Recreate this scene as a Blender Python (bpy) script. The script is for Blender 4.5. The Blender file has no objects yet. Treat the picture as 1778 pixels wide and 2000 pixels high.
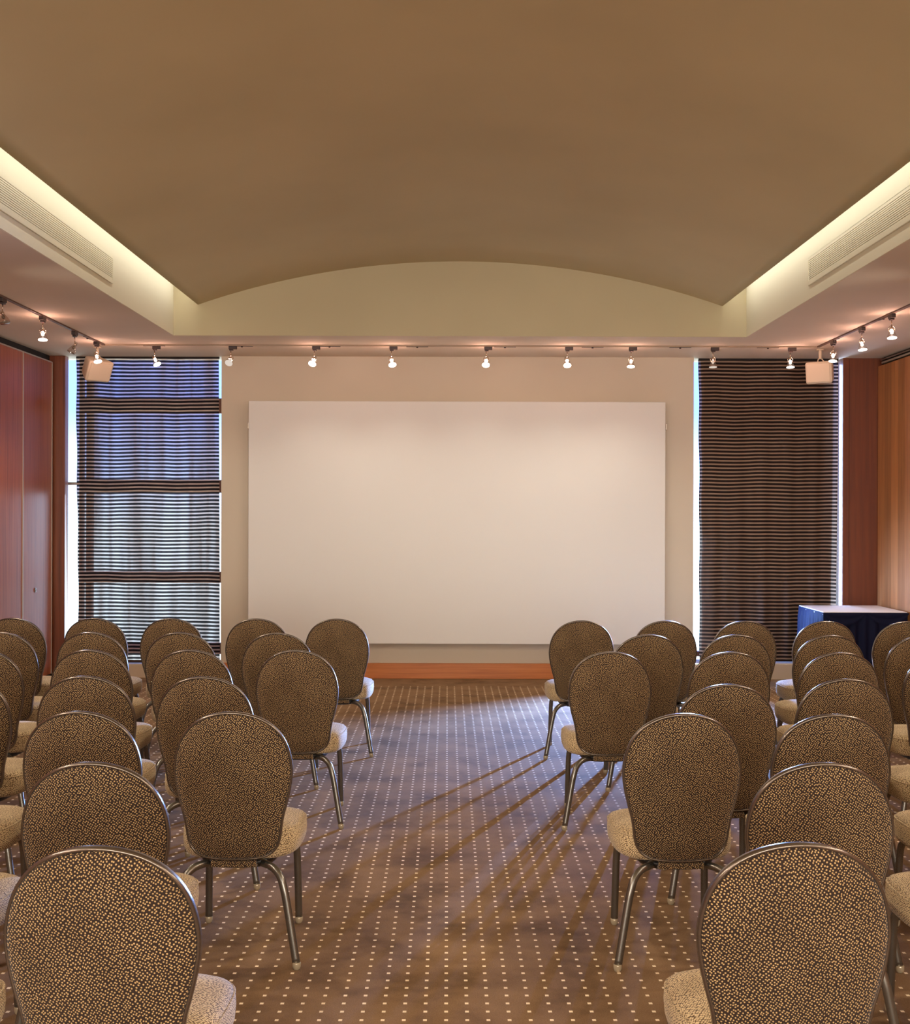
import bpy, bmesh, math, random
from mathutils import Vector, Matrix
random.seed(7)
PI = math.pi
SC = bpy.context.scene
COL = SC.collection
F = 2300.0; CX = 893.0; CY = 998.0; CH = 1.65

def P(px, py, Y):
    """photo pixel at depth Y -> (x, z) in the room"""
    return (px-CX)/F*Y, CH-(py-CY)/F*Y

def lin(r, g, b):
    f = lambda c: ((c/255+0.055)/1.055)**2.4 if c/255 > 0.04045 else c/255/12.92
    return (f(r), f(g), f(b), 1)

# ------------------------------------------------------------ materials
def new_mat(name):
    m = bpy.data.materials.new(name); m.use_nodes = True
    nt = m.node_tree
    return m, nt, nt.nodes, nt.links, nt.nodes['Principled BSDF']

def simple(name, col, rough=0.5, metal=0.0, spec=0.5, coat=0.0, sheen=0.0):
    m, nt, N, L, B = new_mat(name)
    B.inputs['Base Color'].default_value = col
    B.inputs['Roughness'].default_value = rough
    B.inputs['Metallic'].default_value = metal
    B.inputs['Specular IOR Level'].default_value = spec
    B.inputs['Coat Weight'].default_value = coat
    B.inputs['Sheen Weight'].default_value = sheen
    return m

def math_node(nt, op, a, b=None, c=None):
    n = nt.nodes.new('ShaderNodeMath'); n.operation = op
    for i, v in enumerate((a, b, c)):
        if v is None: continue
        if isinstance(v, (int, float)): n.inputs[i].default_value = v
        else: nt.links.new(v, n.inputs[i])
    return n.outputs[0]

def ramp(nt, fac, stops):
    n = nt.nodes.new('ShaderNodeValToRGB')
    e = n.color_ramp.elements
    while len(e) < len(stops): e.new(0.5)
    for i, (p, c) in enumerate(stops):
        e[i].position = p; e[i].color = c
    nt.links.new(fac, n.inputs[0])
    return n.outputs[0]

def mix_rgb(nt, fac, a, b, mode='MIX'):
    n = nt.nodes.new('ShaderNodeMix'); n.data_type = 'RGBA'; n.blend_type = mode
    for idx, v in ((0, fac), (6, a), (7, b)):
        if isinstance(v, (int, float)): n.inputs[idx].default_value = v
        elif isinstance(v, tuple): n.inputs[idx].default_value = v
        else: nt.links.new(v, n.inputs[idx])
    return n.outputs[2]

def paint(name, col, var=0.04, rough=0.85):
    m, nt, N, L, B = new_mat(name)
    tc = N.new('ShaderNodeTexCoord'); no = N.new('ShaderNodeTexNoise')
    no.inputs['Scale'].default_value = 0.8; no.inputs['Detail'].default_value = 3
    L.new(tc.outputs['Object'], no.inputs['Vector'])
    d = tuple(c*(1-var) for c in col[:3])+(1,); u = tuple(min(1, c*(1+var)) for c in col[:3])+(1,)
    L.new(ramp(nt, no.outputs[0], [(0.35, d), (0.65, u)]), B.inputs['Base Color'])
    B.inputs['Roughness'].default_value = rough
    B.inputs['Specular IOR Level'].default_value = 0.25
    n2 = N.new('ShaderNodeTexNoise'); n2.inputs['Scale'].default_value = 220
    L.new(tc.outputs['Object'], n2.inputs['Vector'])
    bp = N.new('ShaderNodeBump'); bp.inputs['Strength'].default_value = 0.03
    L.new(n2.outputs[0], bp.inputs['Height']); L.new(bp.outputs[0], B.inputs['Normal'])
    return m

def wood(name, c1, c2, c3, rough=0.3, coat=0.3, strip=0.0, scale=1.0, flat=False):
    m, nt, N, L, B = new_mat(name)
    tc = N.new('ShaderNodeTexCoord'); mp = N.new('ShaderNodeMapping')
    mp.inputs['Scale'].default_value = (0.5, 14, 14) if flat else (14*scale, 14*scale, 0.5)
    L.new(tc.outputs['Object'], mp.inputs[0])
    n1 = N.new('ShaderNodeTexNoise'); n1.inputs['Scale'].default_value = 2.0
    n1.inputs['Detail'].default_value = 6; n1.inputs['Roughness'].default_value = 0.65
    L.new(mp.outputs[0], n1.inputs['Vector'])
    base = ramp(nt, n1.outputs[0], [(0.3, c1), (0.5, c2), (0.72, c3)])
    if strip:
        sp = N.new('ShaderNodeSeparateXYZ'); L.new(tc.outputs['Object'], sp.inputs[0])
        s = math_node(nt, 'ADD', sp.outputs[0], sp.outputs[1])
        cell = math_node(nt, 'FLOOR', math_node(nt, 'MULTIPLY', s, 1/strip))
        wn = N.new('ShaderNodeTexWhiteNoise'); wn.noise_dimensions = '1D'
        L.new(cell, wn.inputs['W'])
        v = math_node(nt, 'MULTIPLY_ADD', wn.outputs[0], 0.45, 0.75)
        cc = N.new('ShaderNodeCombineColor')
        for i in range(3): L.new(v, cc.inputs[i])
        base = mix_rgb(nt, 1.0, base, cc.outputs[0], 'MULTIPLY')
    L.new(base, B.inputs['Base Color'])
    B.inputs['Roughness'].default_value = rough
    B.inputs['Coat Weight'].default_value = coat
    B.inputs['Coat Roughness'].default_value = rough
    bp = N.new('ShaderNodeBump'); bp.inputs['Strength'].default_value = 0.04
    L.new(n1.outputs[0], bp.inputs['Height']); L.new(bp.outputs[0], B.inputs['Normal'])
    return m

def pebble_fabric(name, dot, ground, pitch=0.0066, lo=0.19, hi=0.33):
    """woven fabric with a fine field of raised tan dots on dark brown"""
    m, nt, N, L, B = new_mat(name)
    tc = N.new('ShaderNodeTexCoord')
    sp = N.new('ShaderNodeSeparateXYZ'); L.new(tc.outputs['Object'], sp.inputs[0])
    sn = N.new('ShaderNodeSeparateXYZ'); L.new(tc.outputs['Normal'], sn.inputs[0])
    ax = math_node(nt, 'GREATER_THAN', math_node(nt, 'ABSOLUTE', sn.outputs[0]), 0.72)
    az = math_node(nt, 'GREATER_THAN', math_node(nt, 'ABSOLUTE', sn.outputs[2]), 0.6)
    def mx(f, a, b):
        n = N.new('ShaderNodeMix'); n.data_type = 'FLOAT'
        L.new(f, n.inputs[0]); L.new(a, n.inputs[2]); L.new(b, n.inputs[3]); return n.outputs[0]
    u = mx(ax, sp.outputs[0], sp.outputs[1])
    v = mx(az, sp.outputs[2], sp.outputs[1])
    cb = N.new('ShaderNodeCombineXYZ'); L.new(u, cb.inputs[0]); L.new(v, cb.inputs[1])
    oi = N.new('ShaderNodeObjectInfo')
    vo = N.new('ShaderNodeTexVoronoi'); vo.voronoi_dimensions = '2D'
    vo.inputs['Scale'].default_value = 1/pitch; vo.inputs['Randomness'].default_value = 0.45
    wn = N.new('ShaderNodeTexNoise'); wn.inputs['Scale'].default_value = 16
    wn.inputs['Detail'].default_value = 1; L.new(cb.outputs[0], wn.inputs['Vector'])
    wv = N.new('ShaderNodeVectorMath'); wv.operation = 'MULTIPLY_ADD'
    L.new(wn.outputs['Color'], wv.inputs[0]); wv.inputs[1].default_value = (0.014, 0.014, 0)
    L.new(cb.outputs[0], wv.inputs[2])
    rt = N.new('ShaderNodeMapping'); rt.inputs['Rotation'].default_value = (0, 0, 0.6)
    L.new(wv.outputs[0], rt.inputs[0]); L.new(rt.outputs[0], vo.inputs['Vector'])
    base = ramp(nt, vo.outputs['Distance'], [(lo, dot), (hi, ground)])
    no = N.new('ShaderNodeTexNoise'); no.inputs['Scale'].default_value = 9
    no.inputs['Detail'].default_value = 3
    L.new(tc.outputs['Object'], no.inputs['Vector'])
    tint = ramp(nt, no.outputs[0], [(0.35, (0.86, 0.80, 0.74, 1)), (0.65, (1.08, 1.04, 1.0, 1))])
    base = mix_rgb(nt, 1.0, base, tint, 'MULTIPLY')
    L.new(base, B.inputs['Base Color'])
    B.inputs['Roughness'].default_value = 0.8
    B.inputs['Specular IOR Level'].default_value = 0.25
    B.inputs['Sheen Weight'].default_value = 0.15
    inv = math_node(nt, 'SUBTRACT', 1.0, vo.outputs['Distance'])
    bp = N.new('ShaderNodeBump'); bp.inputs['Strength'].default_value = 0.35
    bp.inputs['Distance'].default_value = 0.0015
    L.new(inv, bp.inputs['Height']); L.new(bp.outputs[0], B.inputs['Normal'])
    return m

def carpet_mat():
    m, nt, N, L, B = new_mat('dotted_carpet')
    tc = N.new('ShaderNodeTexCoord'); mp = N.new('ShaderNodeMapping')
    mp.inputs['Rotation'].default_value = (0, 0, -0.0080)
    L.new(tc.outputs['Object'], mp.inputs[0])
    sp = N.new('ShaderNodeSeparateXYZ'); L.new(mp.outputs[0], sp.inputs[0])
    def near(c, pitch, off, half):
        k = math_node(nt, 'DIVIDE', math_node(nt, 'SUBTRACT', c, off), pitch)
        fr = math_node(nt, 'SUBTRACT', math_node(nt, 'FRACT', math_node(nt, 'ADD', k, 0.5)), 0.5)
        return math_node(nt, 'LESS_THAN', math_node(nt, 'ABSOLUTE', fr), half/pitch)
    a = near(sp.outputs[0], 0.0686, 0.0, 0.0062)
    b = near(sp.outputs[1], 0.0645, 3.8167, 0.0072)
    inside = math_node(nt, 'LESS_THAN', sp.outputs[1], 11.10)
    dots = math_node(nt, 'MULTIPLY', math_node(nt, 'MULTIPLY', a, b), inside)
    no = N.new('ShaderNodeTexNoise'); no.inputs['Scale'].default_value = 3.5
    no.inputs['Detail'].default_value = 5; no.inputs['Roughness'].default_value = 0.6
    L.new(tc.outputs['Object'], no.inputs['Vector'])
    pile = ramp(nt, no.outputs[0], [(0.28, lin(94, 72, 50)), (0.5, lin(126, 98, 71)), (0.72, lin(138, 109, 80))])
    n2 = N.new('ShaderNodeTexNoise'); n2.inputs['Scale'].default_value = 260
    n2.inputs['Detail'].default_value = 2
    L.new(tc.outputs['Object'], n2.inputs['Vector'])
    fine = ramp(nt, n2.outputs[0], [(0.3, (0.8, 0.8, 0.8, 1)), (0.7, (1.15, 1.15, 1.15, 1))])
    pile = mix_rgb(nt, 1.0, pile, fine, 'MULTIPLY')
    L.new(mix_rgb(nt, dots, pile, lin(238, 215, 180)), B.inputs['Base Color'])
    B.inputs['Roughness'].default_value = 0.95
    B.inputs['Specular IOR Level'].default_value = 0.1
    bp = N.new('ShaderNodeBump'); bp.inputs['Strength'].default_value = 0.3
    bp.inputs['Distance'].default_value = 0.003
    L.new(n2.outputs[0], bp.inputs['Height']); L.new(bp.outputs[0], B.inputs['Normal'])
    return m

def curtain_mat(name, see, light, dark):
    """horizontal woven stripes; the pale ones are sheer"""
    m, nt, N, L, B = new_mat(name)
    tc = N.new('ShaderNodeTexCoord'); sp = N.new('ShaderNodeSeparateXYZ')
    L.new(tc.outputs['Object'], sp.inputs[0])
    no = N.new('ShaderNodeTexNoise'); no.inputs['Scale'].default_value = 1.6
    no.inputs['Detail'].default_value = 1
    mp = N.new('ShaderNodeMapping'); mp.inputs['Scale'].default_value = (1.4, 1, 0.5)
    L.new(tc.outputs['Object'], mp.inputs[0]); L.new(mp.outputs[0], no.inputs['Vector'])
    z = math_node(nt, 'MULTIPLY_ADD', no.outputs[0], 0.03, sp.outputs[2])
    fr = math_node(nt, 'FRACT', math_node(nt, 'DIVIDE', z, 0.0363))
    tri = math_node(nt, 'ABSOLUTE', math_node(nt, 'SUBTRACT', fr, 0.5))
    pale = math_node(nt, 'MULTIPLY', math_node(nt, 'SUBTRACT', tri, 0.26), 14.0)
    pale = math_node(nt, 'MINIMUM', math_node(nt, 'MAXIMUM', pale, 0.0), 1.0)
    col = mix_rgb(nt, pale, dark, light)
    n2 = N.new('ShaderNodeTexNoise'); n2.inputs['Scale'].default_value = 1.0
    n2.inputs['Detail'].default_value = 4
    mp2 = N.new('ShaderNodeMapping'); mp2.inputs['Scale'].default_value = (9, 1, 0.35)
    L.new(tc.outputs['Object'], mp2.inputs[0]); L.new(mp2.outputs[0], n2.inputs['Vector'])
    dens = ramp(nt, n2.outputs[0], [(0.36, (0.3, 0.3, 0.3, 1)), (0.62, (1.1, 1.1, 1.1, 1))])
    L.new(col, B.inputs['Base Color']); B.inputs['Roughness'].default_value = 0.8
    B.inputs['Specular IOR Level'].default_value = 0.2
    tr = N.new('ShaderNodeBsdfTransparent'); tl = N.new('ShaderNodeBsdfTranslucent')
    L.new(col, tl.inputs[0])
    m1 = N.new('ShaderNodeMixShader'); m1.inputs[0].default_value = 0.2
    L.new(B.outputs[0], m1.inputs[1]); L.new(tl.outputs[0], m1.inputs[2])
    m2 = N.new('ShaderNodeMixShader')
    f = math_node(nt, 'MULTIPLY', math_node(nt, 'MULTIPLY_ADD', pale, see-0.015, 0.015), dens)
    L.new(f, m2.inputs[0]); L.new(m1.outputs[0], m2.inputs[1]); L.new(tr.outputs[0], m2.inputs[2])
    L.new(m2.outputs[0], N['Material Output'].inputs[0])
    return m

def emit(name, col, s):
    m = bpy.data.materials.new(name); m.use_nodes = True
    nt = m.node_tree; nt.nodes.clear()
    e = nt.nodes.new('ShaderNodeEmission'); o = nt.nodes.new('ShaderNodeOutputMaterial')
    e.inputs[0].default_value = col; e.inputs[1].default_value = s
    nt.links.new(e.outputs[0], o.inputs[0]); return m

def thin_glass(name, tint, gloss):
    m = bpy.data.materials.new(name); m.use_nodes = True
    nt = m.node_tree; nt.nodes.clear()
    t = nt.nodes.new('ShaderNodeBsdfTransparent'); g = nt.nodes.new('ShaderNodeBsdfGlossy')
    g.inputs['Roughness'].default_value = 0.05; t.inputs[0].default_value = tint
    mx = nt.nodes.new('ShaderNodeMixShader'); mx.inputs[0].default_value = gloss
    o = nt.nodes.new('ShaderNodeOutputMaterial')
    nt.links.new(t.outputs[0], mx.inputs[1]); nt.links.new(g.outputs[0], mx.inputs[2])
    nt.links.new(mx.outputs[0], o.inputs[0]); return m

M = {}
M['wall'] = paint('wall_paint', lin(208, 196, 174))
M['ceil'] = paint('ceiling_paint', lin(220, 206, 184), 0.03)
M['gable'] = paint('gable_paint', lin(198, 185, 150), 0.04)
M['cove'] = paint('cove_paint', lin(222, 215, 188), 0.02)
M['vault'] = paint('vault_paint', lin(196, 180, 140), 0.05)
M['screen'] = paint('screen_fabric', lin(230, 228, 220), 0.01, 0.7)
M['carpet'] = carpet_mat()
M['redwood'] = wood('reddish_veneer', lin(130, 62, 26), lin(158, 82, 40), lin(172, 98, 52), 0.42, 0.12)
M['redwood2'] = wood('brown_veneer', lin(96, 46, 22), lin(124, 64, 34), lin(140, 76, 42), 0.35, 0.25)
M['orange'] = wood('orange_veneer', lin(166, 106, 56), lin(188, 124, 68), lin(200, 138, 80), 0.4, 0.15, strip=0.085)
M['pil'] = wood('cherry_veneer', lin(96, 44, 14), lin(110, 50, 16), lin(122, 60, 20), 0.45, 0.05)
M['base'] = wood('cherry_skirting', lin(168, 92, 36), lin(196, 116, 50), lin(208, 130, 62), 0.35, 0.2, flat=True)
M['frame'] = wood('window_frame_wood', lin(110, 62, 38), lin(134, 78, 50), lin(146, 88, 58), 0.5, 0.0)
M['alu'] = simple('aluminium_strip', lin(190, 178, 160), 0.35, 0.6)
M['dark'] = simple('dark_gap', lin(26, 20, 16), 0.8)
M['black'] = simple('black_metal', lin(30, 27, 25), 0.4, 0.3)
M['adapter'] = simple('adapter_plastic', lin(52, 34, 28), 0.45)
M['track'] = simple('track_bronze', lin(96, 70, 55), 0.5, 0.2)
M['trackpale'] = simple('track_painted', lin(168, 146, 122), 0.6)
M['leg'] = simple('bronze_leg_metal', lin(118, 112, 102), 0.27, 0.85)
M['trim'] = simple('bronze_edge_metal', lin(120, 108, 96), 0.25, 0.85)
M['glide'] = simple('clear_glide', lin(168, 152, 124), 0.15, 0.3)
M['fab'] = pebble_fabric('pebble_fabric', lin(188, 158, 110), lin(42, 28, 18))
M['fab_seat_lit'] = pebble_fabric('pebble_seat_fabric_lit', lin(212, 190, 148), lin(96, 74, 48), 0.0060, 0.34, 0.52)  # finer weave; the light falling on the seats is painted in as paler colour
M['white'] = paint('off_white_plastic', lin(216, 198, 172), 0.02, 0.45)
M['cloth'] = paint('white_cloth', lin(236, 230, 232), 0.01, 0.8)
M['navy'] = simple('navy_satin', lin(9, 15, 44), 0.75, 0.0, 0.2)
M['steel'] = simple('polished_steel', lin(170, 165, 160), 0.2, 1.0)
M['chrome'] = simple('lamp_chrome', lin(220, 200, 180), 0.12, 1.0)
M['curL'] = curtain_mat('striped_sheer', 0.25, lin(182, 156, 134), lin(24, 18, 18))
M['curR'] = curtain_mat('striped_lined', 0.08, lin(160, 134, 112), lin(34, 22, 18))
M['lining'] = simple('dark_lining', lin(60, 42, 34), 0.9)
M['glass'] = thin_glass('window_glass', (0.94, 0.97, 1, 1), 0.06)
M['bulbglass'] = thin_glass('lamp_glass', (0.9, 0.84, 0.8, 1), 0.14)
M['lens_on'] = emit('lit_lens', (1.0, 0.88, 0.78, 1), 6)
M['lens_dim'] = emit('dim_lens', (1.0, 0.86, 0.74, 1), 0.75)
M['lens_off'] = simple('unlit_lens', lin(150, 135, 120), 0.15, 0.5)
M['fil_on'] = emit('lit_burner', (1.0, 0.84, 0.70, 1), 7)
M['fil_dim'] = emit('dim_burner', (1.0, 0.84, 0.7, 1), 0.9)
M['reveal'] = paint('reveal_paint', lin(206, 204, 200), 0.02)
M['sill'] = paint('stone_sill', lin(206, 186, 158), 0.05, 0.5)

# ------------------------------------------------------------ mesh helpers
def box(bm, a, b):
    r = bmesh.ops.create_cube(bm, size=1.0)
    a, b = Vector(a), Vector(b)
    for v in r['verts']:
        v.co = Vector(((a[i]+b[i])/2+v.co[i]*(b[i]-a[i]) for i in range(3)))
    return r['verts']

def sweep(bm, pts, ra, rb=None, n=10, closed=False, up=Vector((0, 0, 1)), caps=True):
    """tube of elliptical section along pts; ra along the side vector, rb along the other"""
    rb = rb or ra; pts = [Vector(p) for p in pts]; rings = []
    K = len(pts)
    for i, p in enumerate(pts):
        a = pts[i-1] if (closed or i > 0) else p
        c = pts[(i+1) % K] if (closed or i < K-1) else p
        t = (c-a).normalized()
        u = up if abs(t.dot(up)) < 0.95 else Vector((0, 1, 0))
        s = t.cross(u).normalized(); w = s.cross(t).normalized()
        rings.append([bm.verts.new(p+s*ra*math.cos(2*PI*k/n)+w*rb*math.sin(2*PI*k/n)) for k in range(n)])
    for i in range(K if closed else K-1):
        A, Bq = rings[i], rings[(i+1) % K]
        for k in range(n):
            bm.faces.new((A[k], A[(k+1) % n], Bq[(k+1) % n], Bq[k]))
    if caps and not closed:
        bm.faces.new(rings[0][::-1]); bm.faces.new(rings[-1])

def lathe(bm, prof, n=20, mat=None):
    rings = []
    for r, z in prof:
        rings.append([bm.verts.new((r*math.cos(2*PI*k/n), r*math.sin(2*PI*k/n), z)) for k in range(n)])
    for A, Bq in zip(rings, rings[1:]):
        for k in range(n):
            bm.faces.new((A[k], A[(k+1) % n], Bq[(k+1) % n], Bq[k]))
    if prof[0][0] > 1e-5: bm.faces.new(rings[0][::-1])
    if prof[-1][0] > 1e-5: bm.faces.new(rings[-1])
    if mat is not None:
        for R in rings:
            for v in R: v.co = mat @ v.co

def spline(pts, per=6, closed=False):
    pts = [Vector(p) for p in pts]; out = []; n = len(pts)
    for i in range(n if closed else n-1):
        g = lambda j: pts[j % n] if closed else pts[max(0, min(n-1, j))]
        p0, p1, p2, p3 = g(i-1), g(i), g(i+1), g(i+2)
        for k in range(per):
            t = k/per
            out.append(0.5*((2*p1)+(p2-p0)*t+(2*p0-5*p1+4*p2-p3)*t*t+(3*p1-p0-3*p2+p3)*t**3))
    if not closed: out.append(pts[-1])
    return out

def obj(name, bm, mat, parent=None, smooth=False, bevel=0.0, seg=2, loc=None):
    bmesh.ops.remove_doubles(bm, verts=bm.verts, dist=1e-6)
    bmesh.ops.recalc_face_normals(bm, faces=bm.faces)
    me = bpy.data.meshes.new(name); bm.to_mesh(me); bm.free()
    me.materials.append(mat)
    if smooth:
        for p in me.polygons: p.use_smooth = True
    o = bpy.data.objects.new(name, me); COL.objects.link(o)
    if parent: o.parent = parent
    if loc: o.location = loc
    if bevel:
        md = o.modifiers.new('bevel', 'BEVEL'); md.width = bevel; md.segments = seg
        md.limit_method = 'ANGLE'; md.angle_limit = math.radians(40)
    return o

def boxobj(name, a, b, mat, parent=None, bevel=0.0):
    bm = bmesh.new(); box(bm, a, b); return obj(name, bm, mat, parent, bevel=bevel)

def empty(name, loc, rz=0.0):
    o = bpy.data.objects.new(name, None); COL.objects.link(o)
    o.location = loc; o.rotation_euler = (0, 0, rz); o.empty_display_size = 0.1
    return o

def tag(o, label, cat, group=None):
    o['label'] = label; o['category'] = cat
    if group: o['group'] = group
    return o

def struct(o): o['kind'] = 'structure'; return o

def dup(root, loc, rz):
    r = root.copy(); COL.objects.link(r); r.location = loc; r.rotation_euler = (0, 0, rz)
    for ch in root.children:
        c = ch.copy(); COL.objects.link(c); c.parent = r
        for g in ch.children:
            d = g.copy(); COL.objects.link(d); d.parent = c
    return r

# ------------------------------------------------------------ the room
XL, XR = -3.974, 4.145
YB, YN = 11.60, -6.0
ZS = 3.168                   # soffit height
GY = 10.24                   # front face of the far soffit
RL, RR = -2.475, 2.515       # sides of the raised recess
ZT = 4.25

struct(boxobj('floor', (XL-0.4, YN-0.3, -0.12), (XR+0.4, 12.3, 0), M['carpet']))

bm = bmesh.new()
box(bm, (XL-0.4, YN-0.3, ZS), (RL, 11.93, ZT))
box(bm, (RR, YN-0.3, ZS), (XR+0.4, 11.93, ZT))
box(bm, (RL, GY, ZS), (RR, 11.93, ZT))
box(bm, (XL-0.4, YN-0.3, ZT), (XR+0.4, 12.3, ZT+0.1))
ceiling = struct(obj('ceiling', bm, M['ceil']))
boxobj('side_wall', (RL, YN, ZS+0.001), (RL+0.006, GY-0.012, ZT), M['cove'], ceiling)
boxobj('side_wall', (RR-0.006, YN, ZS+0.001), (RR, GY-0.012, ZT), M['cove'], ceiling)
boxobj('end_wall', (RL, GY-0.012, ZS+0.001), (RR, GY, ZT), M['gable'], ceiling)

# shallow barrel vault that floats between the two light slots
VL, VR, VZ0, VZ1 = -2.257, 2.30, 3.435, 3.818
vc = (VL+VR)/2; hs = (VR-VL)/2; sg = VZ1-VZ0; R = (hs*hs+sg*sg)/(2*sg)
bm = bmesh.new(); lo_, hi_ = [], []
n = 56
for i in range(n+1):
    x = -hs+2*hs*i/n
    z = VZ1-R+math.sqrt(R*R-x*x)
    lo_.append([bm.verts.new((vc+x, y, z)) for y in (YN, GY-0.012)])
    hi_.append([bm.verts.new((vc+x, y, z+0.035)) for y in (YN, GY-0.012)])
for i in range(n):
    bm.faces.new((lo_[i][0], lo_[i+1][0], lo_[i+1][1], lo_[i][1]))
    bm.faces.new((hi_[i][0], hi_[i][1], hi_[i+1][1], hi_[i+1][0]))
for k in (0, n):
    bm.faces.new((lo_[k][0], lo_[k][1], hi_[k][1], hi_[k][0]))
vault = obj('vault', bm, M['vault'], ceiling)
for i, p in enumerate(vault.data.polygons):
    if abs(p.normal.z) > 0.5: p.use_smooth = True

# centre wall between the windows
CWL, CWR = -2.325, 2.330
bm = bmesh.new(); box(bm, (CWL, YB, 0), (CWR, 11.93, ZS)); wall_back = struct(obj('wall_back', bm, M['wall']))
struct(boxobj('baseboard_back', (CWL, YB-0.03, 0), (CWR, YB, 0.152), M['base'], bevel=0.004))

# wall behind the camera
struct(boxobj('wall_near', (XL-0.4, YN-0.3, 0), (XR+0.4, YN, ZS), M['wall']))

# left wall : row of tall veneered partition panels
wl = struct(boxobj('wall_left', (XL-0.4, YN, 0), (XL-0.045, 11.88, ZS), M['dark']))
edge = 11.55
for k in range(2):
    a, b = edge-0.77*(k+1)+0.004, edge-0.77*k-0.004
    pn = boxobj('panel', (XL-0.04, a, 0.045), (XL, b, 3.10), M['redwood'], wl, bevel=0.003)
    bm = bmesh.new()
    box(bm, (XL-0.002, b-0.012, 0.045), (XL+0.006, b, 3.10))
    box(bm, (XL-0.002, a, 3.088), (XL+0.006, b-0.012, 3.10))
    obj('edge_strip', bm, M['alu'], pn)
    if k == 0:
        x, z = XL, 0.893
        bm = bmesh.new()
        lathe(bm, [(0.022, 0), (0.022, 0.006), (0.012, 0.009), (0.0, 0.009)], 16,
              Matrix.Translation((XL, 11.09, z)) @ Matrix.Rotation(PI/2, 4, 'Y'))
        box(bm, (XL+0.006, 11.085, z-0.012), (XL+0.011, 11.095, z+0.012))
        obj('latch', bm, M['steel'], pn)
boxobj('panel', (XL-0.04, YN, 0.045), (XL, edge-1.54-0.004, 3.10), M['redwood'], wl)
boxobj('skirting', (XL-0.045, YN, 0), (XL-0.012, 11.6, 0.045), M['dark'], wl)

# right wall : pale strip veneer with a metal rail above
wr = struct(boxobj('wall_right', (XR+0.045, YN, 0), (XR+0.4, 11.88, ZS), M['dark']))
boxobj('panel', (XR, YN, 0.0), (XR+0.045, 11.6, 3.085), M['orange'], wr)
boxobj('rail', (XR-0.004, YN, 3.10), (XR+0.03, 11.5, 3.118), M['alu'], wr, bevel=0.003)
boxobj('rail', (XR+0.01, YN, 3.135), (XR+0.03, 11.57, 3.15), M['steel'], wr)

# pilasters
t1 = boxobj('trim_1', (XL-0.05, YB, 0), (-3.865, 11.70, ZS), M['redwood2'], bevel=0.003); struct(t1)
t2 = boxobj('trim_2', (3.80, YB, 0), (3.862, 11.80, ZS), M['pil'], bevel=0.003); struct(t2)
t3 = boxobj('trim_3', (3.866, YB+0.012, 0), (XR+0.05, 11.80, ZS), M['pil']); struct(t3)
boxobj('wall_side', (3.862, 11.80, 0), (XR+0.4, 11.90, ZS), M['reveal']); struct(bpy.data.objects['wall_side'])
boxobj('wall_corner', (XL-0.4, 11.72, 0), (-4.03, 11.88, ZS), M['reveal']); struct(bpy.data.objects['wall_corner'])

# windows
def window(name, x0, x1, mull, sillz):
    w = empty(name, ((x0+x1)/2, 11.85, 0)); struct(w)
    ox = (x0+x1)/2
    def part(nm, a, b, m, par=None):
        bm = bmesh.new(); box(bm, (a[0]-ox, a[1]-11.85, a[2]), (b[0]-ox, b[1]-11.85, b[2]))
        return obj(nm, bm, m, par or w, bevel=0.004 if m is M['frame'] else 0)
    part('jamb', (x0, 11.83, sillz), (x0+0.035, 11.91, ZS), M['frame'])
    part('jamb', (x1-0.035, 11.83, sillz), (x1, 11.91, ZS), M['frame'])
    bars = ((2.70, 0.15), (1.89, 0.13), (0.975, 0.11), (0.26, 0.11)) if name == 'window_1' else ((0.22, 0.05),)
    for zc, h in bars:
        part('transom', (x0+0.035, 11.835, zc-h/2), (x1-0.035, 11.905, zc+h/2), M['frame'])
    part('mullion', (mull-0.028, 11.828, sillz), (mull+0.028, 11.912, ZS), M['frame'])
    for za, zb in (((0.315, 0.92), (1.03, 1.825), (1.955, 2.625), (2.775, ZS)) if name == 'window_1' else ((0.245, ZS),)):
        part('pane', (x0+0.035, 11.868, za), (x1-0.035, 11.872, zb), M['glass'])
    if name == 'window_1':      # narrow side light next to the pilaster
        part('side_pane', (-4.03, 11.868, sillz), (x0, 11.872, ZS), M['glass'])
        part('side_transom', (-4.03, 11.85, 1.90), (x0, 11.89, 1.93), M['alu'])
    return w
window('window_1', -3.80, CWL, -3.70, 0.15)
window('window_2', CWR, 3.893, 3.62, 0.17)
struct(boxobj('trim_4', (-3.865, YB-0.02, 0), (CWL-0.002, 11.93, 0.132), M['sill'], bevel=0.004))
struct(boxobj('trim_5', (CWR+0.002, YB-0.02, 0), (3.80, 11.93, 0.155), M['sill'], bevel=0.004))

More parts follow.
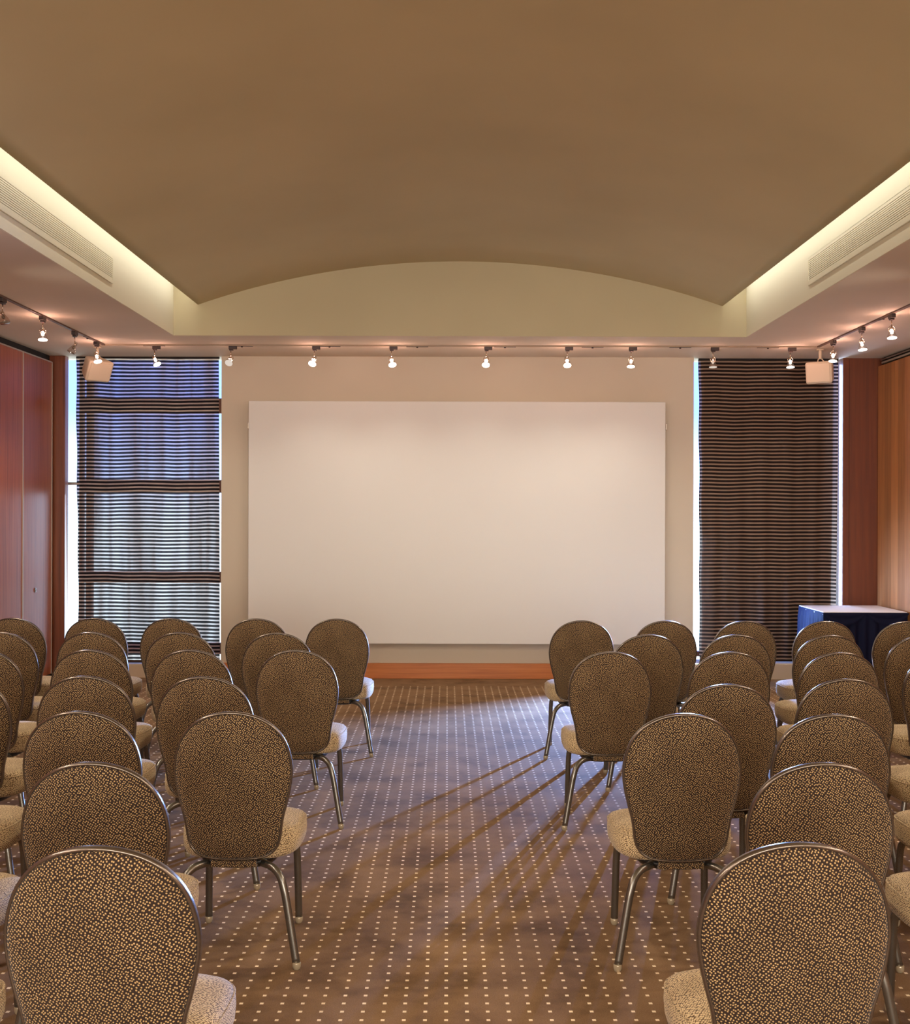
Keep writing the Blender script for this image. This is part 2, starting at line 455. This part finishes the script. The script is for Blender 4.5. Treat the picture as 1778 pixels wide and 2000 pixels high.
# striped curtains
def curtain(name, xa0, xa1, xb0, xb1, z0, z1, mat, ph, lining=None):
    root = empty(name, ((xa0+xb0)/2, 11.665, z0)); ox = (xa0+xb0)/2
    def sheet(dy, inset, amp, nm, m, par):
        bm = bmesh.new(); nx, nz = 120, 60; g = []
        for j in range(nz+1):
            t = j/nz; z = z0+(z1-z0)*t; row = []
            e = t**0.6
            a = xa1+(xa0-xa1)*e+inset; b = xb1+(xb0-xb1)*e-inset
            a += 0.004*math.sin(z*9+ph)
            for i in range(nx+1):
                s = i/nx
                y = amp*(math.sin(s*2*PI*5.3+ph+0.7*t)+0.5*math.sin(s*2*PI*11+2*ph-t))*(1.1-0.5*t)
                y += 0.012*math.sin(s*PI*1.7+t*5+ph)
                row.append(bm.verts.new((a+(b-a)*s-ox, y+dy, z-z0)))
            g.append(row)
        for j in range(nz):
            for i in range(nx):
                bm.faces.new((g[j][i], g[j][i+1], g[j+1][i+1], g[j+1][i]))
        return obj(nm, bm, m, par, smooth=True)
    sheet(0, 0, 0.006, 'drape', mat, root)
    if lining: sheet(0.05, 0.035, 0.003, 'lining', lining, root)
    bm = bmesh.new(); box(bm, (xa0-ox, -0.012, z1-z0-0.004), (xb0-ox, 0.02, z1-z0+0.012))
    obj('heading_rail', bm, M['dark'], root)
    bm = bmesh.new(); box(bm, (xa1-ox+0.003, -0.006, -0.006), (xb1-ox-0.003, 0.008, 0.02))
    obj('hem', bm, M['lining'], root, bevel=0.002)
    return root
c = curtain('striped_curtain', -3.775, -3.745, -2.362, -2.345, 0.145, 3.155, M['curL'], 0.4)
tag(c, 'dark striped sheer curtain glowing blue over the left window', 'curtain', 'striped curtains')
c = curtain('striped_curtain', 2.390, 2.412, 3.772, 3.752, 0.175, 3.155, M['curR'], 1.9, M['lining'])
tag(c, 'brown and black striped curtain over the right window behind the skirted table', 'curtain', 'striped curtains')

# projection screen
scr = empty('wall_mounted_screen', (0, 11.5, 0.35))
bm = bmesh.new(); box(bm, (-2.04, 0.0, 0), (2.035, 0.055, 2.37)); obj('panel', bm, M['screen'], scr, bevel=0.006, seg=3)
for x in (-2.055, 2.04):
    bm = bmesh.new(); box(bm, (x, 0.03, 2.10), (x+0.015, 0.10, 2.16)); obj('wall_bracket', bm, M['alu'], scr, bevel=0.002)
for za in (0.05, 2.2):
    bm = bmesh.new(); box(bm, (-1.9, 0.055, za), (1.9, 0.10, za+0.08)); obj('rear_batten', bm, M['dark'], scr)
tag(scr, 'large blank off-white projection panel mounted on the far wall', 'screen')

# ceiling grilles on the recess sides
def grille(x, nx, y0, y1, label):
    z0, z1 = 3.262, 3.455
    r = empty('air_grille', (x, (y0+y1)/2, (z0+z1)/2)); cy = (y0+y1)/2; cz = (z0+z1)/2
    hy, hz = (y1-y0)/2, (z1-z0)/2
    d = 0.014*nx
    bm = bmesh.new()
    for a, b in (((-hy), (-hy+0.02)), ((hy-0.02), hy)):
        box(bm, (min(0, d), a, -hz), (max(0, d), b, hz))
    box(bm, (min(0, d), -hy+0.02, hz-0.02), (max(0, d), hy-0.02, hz))
    box(bm, (min(0, d), -hy+0.02, -hz), (max(0, d), hy-0.02, -hz+0.028))
    obj('frame', bm, M['cove'], r, bevel=0.002)
    bm = bmesh.new(); box(bm, (min(0, 0.002*nx), -hy+0.02, -hz+0.02), (max(0, 0.002*nx), hy-0.02, hz-0.02))
    obj('backing', bm, M['track'], r)
    bm = bmesh.new(); k = 11
    for i in range(k):
        z = -hz+0.034+(2*hz-0.06)*i/(k-1)
        vs = box(bm, (min(0.002*nx, 0.011*nx), -hy+0.02, z-0.0045), (max(0.002*nx, 0.011*nx), hy-0.02, z+0.0045))
    obj('louvre', bm, M['cove'], r)
    tag(r, label, 'vent', 'long ceiling grilles')
grille(RL+0.006, 1, 3.9, 8.40, 'long louvred air grille on the left side of the ceiling recess')
grille(RR-0.006, -1, 3.9, 8.40, 'long louvred air grille on the right side of the ceiling recess')

# ------------------------------------------------------------ track lighting
TZ = ZS
TY, TXL, TXR = 10.78, -3.235, 3.30
def track(p, q, label, m):
    p, q = Vector(p), Vector(q); r = empty('lighting_track', (p+q)/2)
    d = (q-p)/2; bm = bmesh.new(); w = 0.012
    if abs(d.x) > abs(d.y): box(bm, (-abs(d.x), -w, -0.014), (abs(d.x), w, 0.0))
    else: box(bm, (-w, -abs(d.y), -0.014), (w, abs(d.y), 0.0))
    obj('rail', bm, m, r, bevel=0.002)
    nfeed = 8 if abs(d.x) > abs(d.y) else 6
    for i in range(nfeed):
        t = -0.86+1.72*i/(nfeed-1); c = d*t
        if abs(d.x) < abs(d.y) and (r.location+c).y < 7.5: continue
        bm = bmesh.new(); a = 0.10
        if abs(d.x) > abs(d.y): box(bm, (c.x-a, -0.008, -0.018), (c.x+a, 0.008, -0.0135)); 
        else: box(bm, (-0.008, c.y-a, -0.018), (0.008, c.y+a, -0.0135))
        lathe(bm, [(0.009, -0.026), (0.009, -0.016)], 8, Matrix.Translation(c))
        obj('connector', bm, M['adapter'], r)
    tag(r, label, 'light track', 'ceiling lighting tracks')
track((TXL, TY, TZ), (TXR, TY, TZ), 'thin bronze lighting track running across above the screen', M['trackpale'])
track((TXL, 4.0, TZ), (TXL, TY-0.02, TZ), 'thin bronze lighting track along the left ceiling border', M['track'])
track((TXR, 4.0, TZ), (TXR, TY-0.02, TZ), 'thin bronze lighting track along the right ceiling border', M['track'])

def spotlamp(x, y, along, aim, state, label, side_off=0.0):
    """track adapter, thin stem, wire gimbal and a glass reflector lamp; aim = direction of the beam"""
    r = empty('track_spotlight', (x, y, TZ-0.014))
    bm = bmesh.new()
    if along == 'x': box(bm, (-0.018, -0.016, -0.03), (0.055, 0.016, 0)); box(bm, (-0.014, -0.013, -0.042), (0.022, 0.013, -0.03))
    else: box(bm, (-0.016, -0.045, -0.03), (0.016, 0.04, 0)); box(bm, (-0.015, -0.022, -0.044), (0.015, 0.022, -0.03))
    obj('adapter', bm, M['adapter'], r, bevel=0.003)
    bm = bmesh.new(); sweep(bm, [(0, 0, -0.04), (0, 0, -0.095)], 0.004, n=8)
    obj('stem', bm, M['chrome'], r, smooth=True)
    aim = Vector(aim).normalized()
    T = Matrix.Translation((0, 0, -0.115)) @ aim.to_track_quat('Z', 'Y').to_matrix().to_4x4()
    bm = bmesh.new()   # gimbal wire loop + socket
    loop = [T @ Vector((0.024*math.cos(a), 0, 0.0+0.026*math.sin(a)-0.004)) for a in [2*PI*k/16 for k in range(16)]]
    sweep(bm, loop, 0.0022, n=6, closed=True)
    lathe(bm, [(0.009, -0.02), (0.011, -0.005), (0.009, 0.0)], 10, T)
    obj('gimbal', bm, M['chrome'], r, smooth=True)
    bm = bmesh.new()
    lathe(bm, [(0.010, 0.0), (0.018, 0.012), (0.028, 0.034), (0.036, 0.056), (0.0375, 0.068)], 20, T)
    bmesh.ops.delete(bm, geom=[f for f in bm.faces if len(f.verts) > 4], context='FACES_ONLY')
    rf = obj('reflector', bm, M['bulbglass'], r, smooth=True)
    bm = bmesh.new(); lathe(bm, [(0.0, 0.004), (0.008, 0.010), (0.0125, 0.022), (0.010, 0.032), (0.0, 0.036)], 12, T)
    obj('burner', bm, {'on': M['fil_on'], 'dim': M['fil_dim'], 'off': M['lens_off']}[state], rf, smooth=True)
    bm = bmesh.new(); lathe(bm, [(0.0, 0.064), (0.035, 0.064), (0.035, 0.069), (0.0, 0.073)], 20, T)
    obj('lens', bm, {'on': M['lens_on'], 'dim': M['lens_dim'], 'off': M['lens_off']}[state], r, smooth=True)
    tag(r, label, 'spotlight', 'glass track spotlights')
    return r, Vector((x, y, TZ-0.014)) + (T @ Vector((0, 0, 0.085))), aim

LAMPS = []
rear = [  # pixel x, aim, state, label
 (307, (0.45, -0.25, -0.85), 'on', 'bright starry spotlight hanging in front of the left curtain on the rear track'),
 (456, (-0.15, -0.75, -0.75), 'dim', 'dim frosted spotlight just right of the left curtain, turned to the room'),
 (619, (-0.2, -0.65, -0.8), 'on', 'bright round spotlight above the upper left part of the screen'),
 (770, (0.15, -0.45, -0.8), 'on', 'lit spotlight tilted right above the screen, left of the middle one'),
 (955, (-0.05, -0.5, -0.8), 'on', 'lit spotlight above the middle of the screen'),
 (1113, (0.0, -0.5, -0.9), 'on', 'lit spotlight above the right half of the screen, next after the middle one'),
 (1238, (-0.05, -0.22, -0.95), 'on', 'lit spotlight above the right end of the screen with ceiling glow'),
 (1398, (0.0, -0.1, -1), 'dim', 'dim amber spotlight in front of the left edge of the right curtain'),
 (1549, (0.0, -0.15, -1), 'on', 'pink glowing spotlight in front of the right curtain, left of the loudspeaker'),
]
for px, aim, st, lb in rear:
    x = (px-6-CX)/F*TY
    LAMPS.append(spotlamp(x, TY, 'x', aim, st, lb)+(st, 'rear'))
side = [
 (TXL, 10.55, (0.25, -0.25, -0.9), 'on', 'lit spotlight overlapping the left white loudspeaker'),
 (TXL, 9.95, (-0.5, 0.1, -0.85), 'off', 'unlit wire spotlight on the left track between two lit ones'),
 (TXL, 9.18, (0.06, -0.15, -0.95), 'on', 'lit spotlight on the left track above the wood panels'),
 (TXL, 8.37, (0.3, -0.1, -0.9), 'off', 'spotlight on the left track cut by the picture edge'),
 (TXR, 10.34, (-0.1, -0.15, -0.95), 'on', 'lit pink spotlight just right of the right white loudspeaker'),
 (TXR, 9.61, (0.05, -0.15, -0.95), 'on', 'lit spotlight in the middle of the three on the right track'),
 (TXR, 8.95, (0.0, -0.15, -0.95), 'on', 'lit spotlight nearest the right picture edge on the right track'),
]
for x, y, aim, st, lb in side:
    LAMPS.append(spotlamp(x, y, 'y', aim, st, lb)+(st, 'side'))

# ------------------------------------------------------------ loudspeakers
def speaker(x, y, z, th, tilt, label):
    r = empty('loudspeaker', (x, y, z))
    Rz = Matrix.Rotation(th, 4, 'Z') @ Matrix.Rotation(math.radians(tilt), 4, 'X')
    # cabinet : tapered to the rear
    bm = bmesh.new()
    f = [(-0.128, -0.07, -0.104), (0.128, -0.07, -0.104), (0.128, -0.07, 0.104), (-0.128, -0.07, 0.104)]
    b = [(-0.085, 0.11, -0.085), (0.085, 0.11, -0.085), (0.085, 0.11, 0.085), (-0.085, 0.11, 0.085)]
    V = [bm.verts.new(Rz @ Vector(p)) for p in f+b]
    bm.faces.new(V[0:4]); bm.faces.new(V[4:8][::-1])
    for i in range(4): bm.faces.new((V[i], V[(i+1) % 4], V[4+(i+1) % 4], V[4+i]))
    obj('cabinet', bm, M['white'], r, bevel=0.022, seg=4, smooth=True)
    bm = bmesh.new()
    vs = box(bm, (-0.108, -0.077, -0.086), (0.108, -0.069, 0.086))
    for v in bm.verts: v.co = Rz @ v.co
    obj('grille', bm, M['white'], r, bevel=0.008, seg=3)
    bm = bmesh.new(); top = ZS-z
    cy = 0.02
    sweep(bm, [(0, cy, top-0.002), (0, cy, 0.125)], 0.014, n=12)
    lathe(bm, [(0.035, top-0.014), (0.035, top-0.001)], 16, Matrix.Translation((0, cy, 0)))
    obj('ceiling_bracket', bm, M['white'], r, smooth=False, bevel=0.002)
    bm = bmesh.new()
    for s in (-1, 1):
        sweep(bm, [Rz @ Vector((s*0.035, 0.02, 0.085)), Vector((s*0.02, 0.02, 0.12)), Vector((0, 0.02, 0.14))], 0.006, n=8)
    obj('yoke', bm, M['white'], r, smooth=True)
    tag(r, label, 'loudspeaker', 'white loudspeakers')
sx, sz = P(188, 723, 10.95); speaker(sx, 10.95, sz, math.radians(46), 28, 'white loudspeaker hanging before the left blue curtain')
sx, sz = P(1603, 725, 10.95); speaker(sx, 10.95, sz, math.radians(-36), 9, 'white loudspeaker hanging before the right brown curtain')

# ------------------------------------------------------------ skirted table
tx0, tx1, ty0, ty1, tz = 3.342, 4.112, 10.735, 11.50, 0.74
tb = empty('skirted_table', ((tx0+tx1)/2, (ty0+ty1)/2, 0)); ox, oy = (tx0+tx1)/2, (ty0+ty1)/2
hx, hy = (tx1-tx0)/2, (ty1-ty0)/2
bm = bmesh.new(); box(bm, (-hx, -hy, tz-0.03), (hx, hy, tz)); obj('tabletop', bm, M['cloth'], tb, bevel=0.006, seg=3)
bm = bmesh.new()
per = [(-hx, hy), (-hx, -hy), (hx, -hy), (hx, hy)]
path = []
for a, b in zip(per, per[1:]):
    for i in range(90): path.append((Vector(a).lerp(Vector(b), i/90), (Vector(b)-Vector(a)).normalized()))
path.append((Vector(per[-1]), Vector((0, 1))))
zs = [tz-0.006, tz-0.04, tz-0.10, tz-0.3, tz-0.5, 0.012]
g = []
for i, (p, t) in enumerate(path):
    nrm = Vector((t.y, -t.x)); w = math.sin(i*0.62+0.5*math.sin(i*0.11)); w2 = math.sin(i*0.19)
    col = []
    for z in zs:
        k = min(1, (tz-z)/0.12)
        off = -(0.002+0.004*k)+(-0.011*w-0.006*w2)*k*(1+0.5*(tz-z))
        q = p+nrm*off*-1
        q = Vector((max(-hx-0.03, min(hx+0.03, q.x)), q.y))
        col.append(bm.verts.new((q.x, q.y, z)))
    g.append(col)
for i in range(len(g)-1):
    for j in range(len(zs)-1): bm.faces.new((g[i][j], g[i+1][j], g[i+1][j+1], g[i][j+1]))
sk = obj('skirt', bm, M['navy'], tb, smooth=True)
for cx in (-0.20, 0.20):       # draped swags along the front
    bm = bmesh.new(); rows = []
    for i in range(13):
        s = i/12; row = []
        dep = 0.11*math.sin(PI*s)**0.8+0.008
        for j in range(6):
            u = j/5
            row.append(bm.verts.new((cx-0.19+0.38*s, -hy-0.020-0.010*math.sin(u*PI*3)*math.sin(PI*s)-0.005, tz-0.008-dep*u)))
        rows.append(row)
    for i in range(12):
        for j in range(5): bm.faces.new((rows[i][j], rows[i+1][j], rows[i+1][j+1], rows[i][j+1]))
    obj('swag', bm, M['navy'], tb, smooth=True)
for sx in (-1, 1):
    for sy in (-1, 1):
        bm = bmesh.new(); sweep(bm, [(sx*(hx-0.06), sy*(hy-0.06), 0), (sx*(hx-0.06), sy*(hy-0.06), tz-0.03)], 0.013, n=10)
        obj('leg', bm, M['steel'], tb, smooth=True)
tag(tb, 'small square table with white top and navy pleated skirt in the right corner', 'table')

# ------------------------------------------------------------ banquet chair
half = [(0, .922), (.050, .917), (.100, .901), (.145, .872), (.180, .830), (.201, .780), (.211, .725), (.210, .680),
        (.202, .630), (.190, .580), (.179, .540), (.172, .500), (.167, .460), (.157, .428), (.138, .404), (.110, .389), (.065, .383), (0, .381)]
ctrl = [Vector((x, 0, z)) for x, z in half]+[Vector((-x, 0, z)) for x, z in half[-2:0:-1]]
OUT = spline(ctrl, 3, True)
ZC = 0.64
def backy(x, z):
    t = (z-0.381)/0.541
    return -0.180-0.060*t-0.008*math.sin(PI*t)+0.75*x*x
def back_point(p, s, off):
    x = p.x*s; z = ZC+(p.z-ZC)*s
    # outward normal is roughly -y
    return Vector((x, backy(x, z)+off, z))

def chair():
    r = empty('banquet_chair', (0, 0, 0))
    # upholstered back : rear and front pads in one mesh
    ts = [1.0, 0.992, 0.975, 0.95, 0.91, 0.85, 0.75, 0.6, 0.42, 0.22]
    bm = bmesh.new()
    def face(sign, depth, d0):
        rings = []
        for t in ts:
            h = d0+depth*(1-t**5)**0.5 if t < 1 else d0
            rings.append([bm.verts.new(back_point(p, t*0.99, sign*h)) for p in OUT])
        c = bm.verts.new(back_point(Vector((0, 0, ZC)), 1, sign*(d0+depth)))
        n = len(OUT)
        for A, Bq in zip(rings, rings[1:]):
            for k in range(n): bm.faces.new((A[k], A[(k+1) % n], Bq[(k+1) % n], Bq[k]))
        for k in range(n): bm.faces.new((rings[-1][k], rings[-1][(k+1) % n], c))
        return rings[0]
    a = face(-1, 0.020, 0.006); b = face(1, 0.034, 0.008); n = len(OUT)
    for k in range(n): bm.faces.new((a[k], a[(k+1) % n], b[(k+1) % n], b[k]))
    bk = obj('backrest', bm, M['fab'], r, smooth=True)
    # metal band round the edge of the back
    bm = bmesh.new(); rings = []
    for i, p in enumerate(OUT):
        q = back_point(p, 1, 0)
        a_ = OUT[i-1]; c_ = OUT[(i+1) % n]; t = (c_-a_).normalized(); nn = Vector((-t.z, 0, t.x))
        if nn.dot(p-Vector((0, 0, ZC))) < 0: nn = -nn
        prof = [(-0.003, -0.012), (0.0035, -0.011), (0.005, -0.006), (0.005, 0.008), (0.0035, 0.012), (-0.003, 0.013)]
        rings.append([bm.verts.new(q+nn*u+Vector((0, v, 0))) for u, v in prof])
    for i in range(n):
        A, Bq = rings[i], rings[(i+1) % n]
        for k in range(6): bm.faces.new((A[k], A[(k+1) % 6], Bq[(k+1) % 6], Bq[k]))
    obj('edge_band', bm, M['trim'], r, smooth=True)
    # seat
    def plan(s, th):
        c, si = math.cos(th), math.sin(th)
        e = 0.62
        x = 0.232*math.copysign(abs(c)**e, c); y = 0.215*math.copysign(abs(si)**e, si)
        x *= 1-0.05*(0.5-0.5*y/0.215)
        return x*s, 0.060+y*s
    bm = bmesh.new(); layers = [(0.0, .366), (0.80, .364), (0.91, .366), (0.96, .374), (0.988, .392), (1.0, .420),
              (0.995, .440), (0.975, .456), (0.94, .466), (0.85, .474), (0.65, .481), (0.35, .485), (0.0, .486)]
    rings = []; n = 56
    for s, z in layers:
        if s == 0: rings.append([bm.verts.new((0, 0.060, z))]); continue
        R_ = []
        for k in range(n):
            x, y = plan(s, 2*PI*k/n)
            R_.append(bm.verts.new((x, y, z-0.02*max(0, (y-0.18))/0.09*0.5)))
        rings.append(R_)
    for A, Bq in zip(rings, rings[1:]):
        if len(A) == 1:
            for k in range(n): bm.faces.new((A[0], Bq[k], Bq[(k+1) % n]))
        elif len(Bq) == 1:
            for k in range(n): bm.faces.new((A[k], A[(k+1) % n], Bq[0]))
        else:
            for k in range(n): bm.faces.new((A[k], A[(k+1) % n], Bq[(k+1) % n], Bq[k]))
    seat = obj('seat', bm, M['fab_seat_lit'], r, smooth=True)
    bm = bmesh.new()
    pts = []
    for k in range(n):
        x, y = plan(0.982, 2*PI*k/n); pts.append((x, y, 0.4535-0.01*max(0, (y-0.18))/0.09))
    sweep(bm, pts, 0.0035, n=6, closed=True)
    obj('piping', bm, M['fab_seat_lit'], seat, smooth=True)
    # dark under-frame pan and cross bar
    bm = bmesh.new()
    rings = []
    for s, z in ((0.90, .368), (0.90, .356), (0.84, .341), (0.66, .331), (0.0, .328)):
        if s == 0: rings.append([bm.verts.new((0, 0.02, z))]); continue
        R_ = []
        for k in range(40):
            x, y = plan(s, 2*PI*k/40); R_.append(bm.verts.new((x*0.72, y-0.035, z)))
        rings.append(R_)
    for A, Bq in zip(rings, rings[1:]):
        for k in range(40):
            if len(Bq) == 1: bm.faces.new((A[k], A[(k+1) % 40], Bq[0]))
            else: bm.faces.new((A[k], A[(k+1) % 40], Bq[(k+1) % 40], Bq[k]))
    bm.faces.new(rings[0][::-1])
    obj('seat_frame', bm, M['black'], r, smooth=True)
    bm = bmesh.new()   # fabric-wrapped bracket that joins back and seat
    pts = [Vector((0, -0.176, 0.377)), Vector((0, -0.190, 0.370)), Vector((0, -0.188, 0.352)), Vector((0, -0.13, 0.344))]
    secs = []
    for x in (-0.082, -0.079, 0.079, 0.082):
        sh = 0.9 if abs(x) > 0.08 else 1
        out = [p+Vector((x, 0, 0)) for p in pts]; inn = [Vector((x, p.y+0.018, p.z+0.006)) for p in reversed(pts)]
        secs.append([bm.verts.new(v) for v in out+inn])
    for A, Bq in zip(secs, secs[1:]):
        for k in range(8): bm.faces.new((A[k], A[(k+1) % 8], Bq[(k+1) % 8], Bq[k]))
    bm.faces.new(secs[0][::-1]); bm.faces.new(secs[-1])
    obj('back_bracket', bm, M['fab'], r, bevel=0.003)
    # legs
    def leg(path, rx, ry, foot):
        bm = bmesh.new(); sweep(bm, spline(path, 7), rx, ry, n=12, up=Vector((0, 1, 0)))
        l = obj('leg', bm, M['leg'], r, smooth=True)
        bm = bmesh.new()
        lathe(bm, [(0.010, 0.0), (0.013, 0.004), (0.0145, 0.009), (0.0155, 0.012), (0.0155, 0.024), (0.0145, 0.026)], 14, Matrix.Translation(foot))
        obj('glide', bm, M['glide'], l, smooth=True)
    for s in (-1, 1):
        leg([(s*0.06, -0.10, 0.352), (s*0.105, -0.150, 0.356), (s*0.145, -0.182, 0.348), (s*0.172, -0.199, 0.322),
             (s*0.187, -0.208, 0.28), (s*0.200, -0.214, 0.22), (s*0.236, -0.232, 0.02)], 0.0145, 0.0115, (s*0.2375, -0.233, 0))
        leg([(s*0.10, 0.15, 0.358), (s*0.145, 0.195, 0.360), (s*0.168, 0.216, 0.335), (s*0.174, 0.226, 0.29),
             (s*0.177, 0.232, 0.20), (s*0.180, 0.244, 0.02)], 0.0145, 0.0115, (s*0.1803, 0.2445, 0))
    return r

rows_left = [
 (2.54, [-0.771, -1.35]),
 (3.38, [-1.047, -1.61]),
 (4.24, [-0.809, -1.355, -1.90]),
 (5.13, [-1.10, -1.630, -2.17]),
 (6.10, [-0.829, -1.38, -1.90, -2.475]),
 (6.97, [-1.065, -1.64, -2.167, -2.70]),
 (7.88, [-0.805, -1.34, -1.913, -2.433, -2.975]),
]
rows_right = [
 (2.58, [0.750]),
 (3.40, [1.066, 1.61]),
 (4.226, [0.816, 1.356, 1.94]),
 (5.03, [1.140, 1.70, 2.18]),
 (6.08, [0.798, 1.414, 1.984, 2.53]),
 (6.93, [1.126, 1.653, 2.203, 2.746]),
 (7.82, [0.835, 1.385, 1.92, 2.453, 2.99]),
]
ORD = ['nearest', 'second', 'third', 'fourth', 'fifth', 'sixth', 'farthest']
SEAT = ['at the aisle end', 'second from the aisle', 'third from the aisle', 'fourth from the aisle', 'fifth from the aisle']
TWEAK = {(0, 3, 0): -0.10, (1, 3, 0): -0.10, (1, 4, 0): 0.02}
proto = chair(); first = True
for side_i, (rows, sname) in enumerate(((rows_left, 'left'), (rows_right, 'right'))):
    for ri, (Y, xs) in enumerate(rows):
        for ci, X in enumerate(xs):
            yy = Y+0.236+random.uniform(-0.008, 0.008)
            if side_i == 1 and ri == 3 and ci == 0: yy -= 0.09
            if side_i == 1 and ri == 3 and ci == 1: yy += 0.08
            rz = random.uniform(-0.022, 0.022)
            xo = X*0.0
            if first: c = proto; c.location = (X, yy, 0); c.rotation_euler = (0, 0, rz); first = False
            else: c = dup(proto, (X, yy, 0), rz)
            row = {0: 'nearest row', 6: 'farthest row'}.get(ri, ORD[ri]+' row from the camera')
            tag(c, f'dotted brown banquet chair, {sname} block, {row}, {SEAT[ci]}', 'chair', 'banquet chairs in rows')

# ------------------------------------------------------------ light
w = bpy.data.worlds.new('sky'); SC.world = w; w.use_nodes = True
nt = w.node_tree; nt.nodes.clear()
tc = nt.nodes.new('ShaderNodeTexCoord'); sp = nt.nodes.new('ShaderNodeSeparateXYZ')
nt.links.new(tc.outputs['Generated'], sp.inputs[0])
col = ramp(nt, math_node(nt, 'MULTIPLY_ADD', sp.outputs[2], 2.2, 0.5),
           [(0.10, (0.80, 0.95, 1.0, 1)), (0.47, (0.70, 0.86, 1.0, 1)), (0.56, (0.40, 0.56, 0.95, 1)), (0.68, (0.17, 0.29, 0.80, 1))])
bg = nt.nodes.new('ShaderNodeBackground'); bg.inputs[1].default_value = 4.6
out = nt.nodes.new('ShaderNodeOutputWorld')
nt.links.new(col, bg.inputs[0]); nt.links.new(bg.outputs[0], out.inputs[0])

def area(name, loc, d, sx, sy, power, col, spread=180):
    l = bpy.data.lights.new(name, 'AREA'); l.shape = 'RECTANGLE'; l.size = sx; l.size_y = sy
    l.energy = power; l.color = col; l.spread = math.radians(spread)
    o = bpy.data.objects.new(name, l); COL.objects.link(o); o.location = loc
    o.rotation_euler = Vector(d).to_track_quat('-Z', 'Y').to_euler()
    return o
def spot(name, loc, d, power, col, ang=90, blend=1.0, r=0.03):
    l = bpy.data.lights.new(name, 'SPOT'); l.energy = power; l.color = col
    l.spot_size = math.radians(ang); l.spot_blend = blend; l.shadow_soft_size = r
    o = bpy.data.objects.new(name, l); COL.objects.link(o); o.location = loc
    o.rotation_euler = Vector(d).to_track_quat('-Z', 'Y').to_euler()
    return o
def point(name, loc, power, col, r=0.02):
    l = bpy.data.lights.new(name, 'POINT'); l.energy = power; l.color = col; l.shadow_soft_size = r
    o = bpy.data.objects.new(name, l); COL.objects.link(o); o.location = loc
    return o

WARM = (1.0, 0.88, 0.74)
# cove strips hidden in the slots beside the vault
for s, vx, wx in ((-1, VL, RL), (1, VR, RR)):
    o = area('cove_strip', (vx+s*0.02, 2.6, 3.60), (s*1.0, 0, -0.45), 0.03, 15.2, 26, (1.0, 0.95, 0.87))
    o.rotation_euler = (0, 0, 0)
    q = Vector((s*1.0, 0, -0.30)).normalized()
    zax = -q; yax = Vector((0, 1, 0)); xax = yax.cross(zax)
    o.rotation_euler = Matrix((xax, yax, zax)).transposed().to_euler()
# daylight through the slits beside the curtains
for k in range(9):
    spot('daylight_right_slit', (2.366, 11.630, 0.24+0.15*k), (-0.85, -1, -0.72), 620, (0.22, 0.42, 1.0), 96, 0.55, 0.006)
area('daylight_right_slit', (2.373, 11.60, 0.7), (1, -0.5, -0.1), 0.02, 0.6, 18, (0.25, 0.45, 1.0), 70)
area('daylight_left_slit', (-3.815, 11.70, 0.98), (0.15, -1, -0.05), 0.08, 1.65, 3, (0.55, 0.75, 1.0))
area('daylight_right_edge', (3.786, 11.72, 1.64), (-0.3, -1, 0), 0.022, 2.95, 9, (0.5, 0.65, 1.0))
# track lamps
for r_, pos, aim, st, where in LAMPS:
    if st == 'off': continue
    k = 1.0 if st == 'on' else 0.25
    if where == 'rear':
        tgt = Vector((pos.x*0.92, 11.5, 0.2)); d = (tgt-pos)
        spot('track_beam', pos, (d.x, d.y, d.z), 21*k, (1.0, 0.90, 0.78), 100)
    else:
        spot('track_beam', pos, (0.0, -0.2, -1), 60*k, WARM, 110)
    point('lamp_glow', r_.location+Vector((0, 0, -0.12)), 4.0*k, (1.0, 0.56, 0.46))
# the same tracks carry on towards and past the camera
for y in (7.4, 6.0, 4.6, 3.2, 1.8, 0.4, -1.2, -3.0):
    for x in (TXL, TXR):
        spot('track_beam', (x, y, 3.04), (-x*0.28, 0.25, -1), 105, WARM, 130)
area('rear_fill', (0, -5.8, 1.5), (0, 1, 0.06), 7.0, 2.2, 700, (1.0, 0.97, 0.90))  # added soft fill from behind the camera, not a real window

# ------------------------------------------------------------ camera
cam = bpy.data.cameras.new('camera'); co = bpy.data.objects.new('camera', cam); COL.objects.link(co)
co.location = (0, 0, CH); co.rotation_euler = (PI/2, math.radians(-0.17), 0)
cam.sensor_fit = 'VERTICAL'; cam.sensor_height = 24; cam.lens = F/2000*24
cam.shift_x = -(CX-889)/2000; cam.shift_y = (CY-1000)/2000
cam.clip_start = 0.05; cam.clip_end = 100
SC.camera = co
vs = SC.view_settings; vs.view_transform = 'Standard'; vs.look = 'None'; vs.gamma = 1; vs.use_curve_mapping = False
vs.exposure = 0.0
SC.cycles.max_bounces = 10; SC.cycles.diffuse_bounces = 6; SC.cycles.glossy_bounces = 4
SC.cycles.transparent_max_bounces = 12
SC.cycles.sample_clamp_indirect = 6
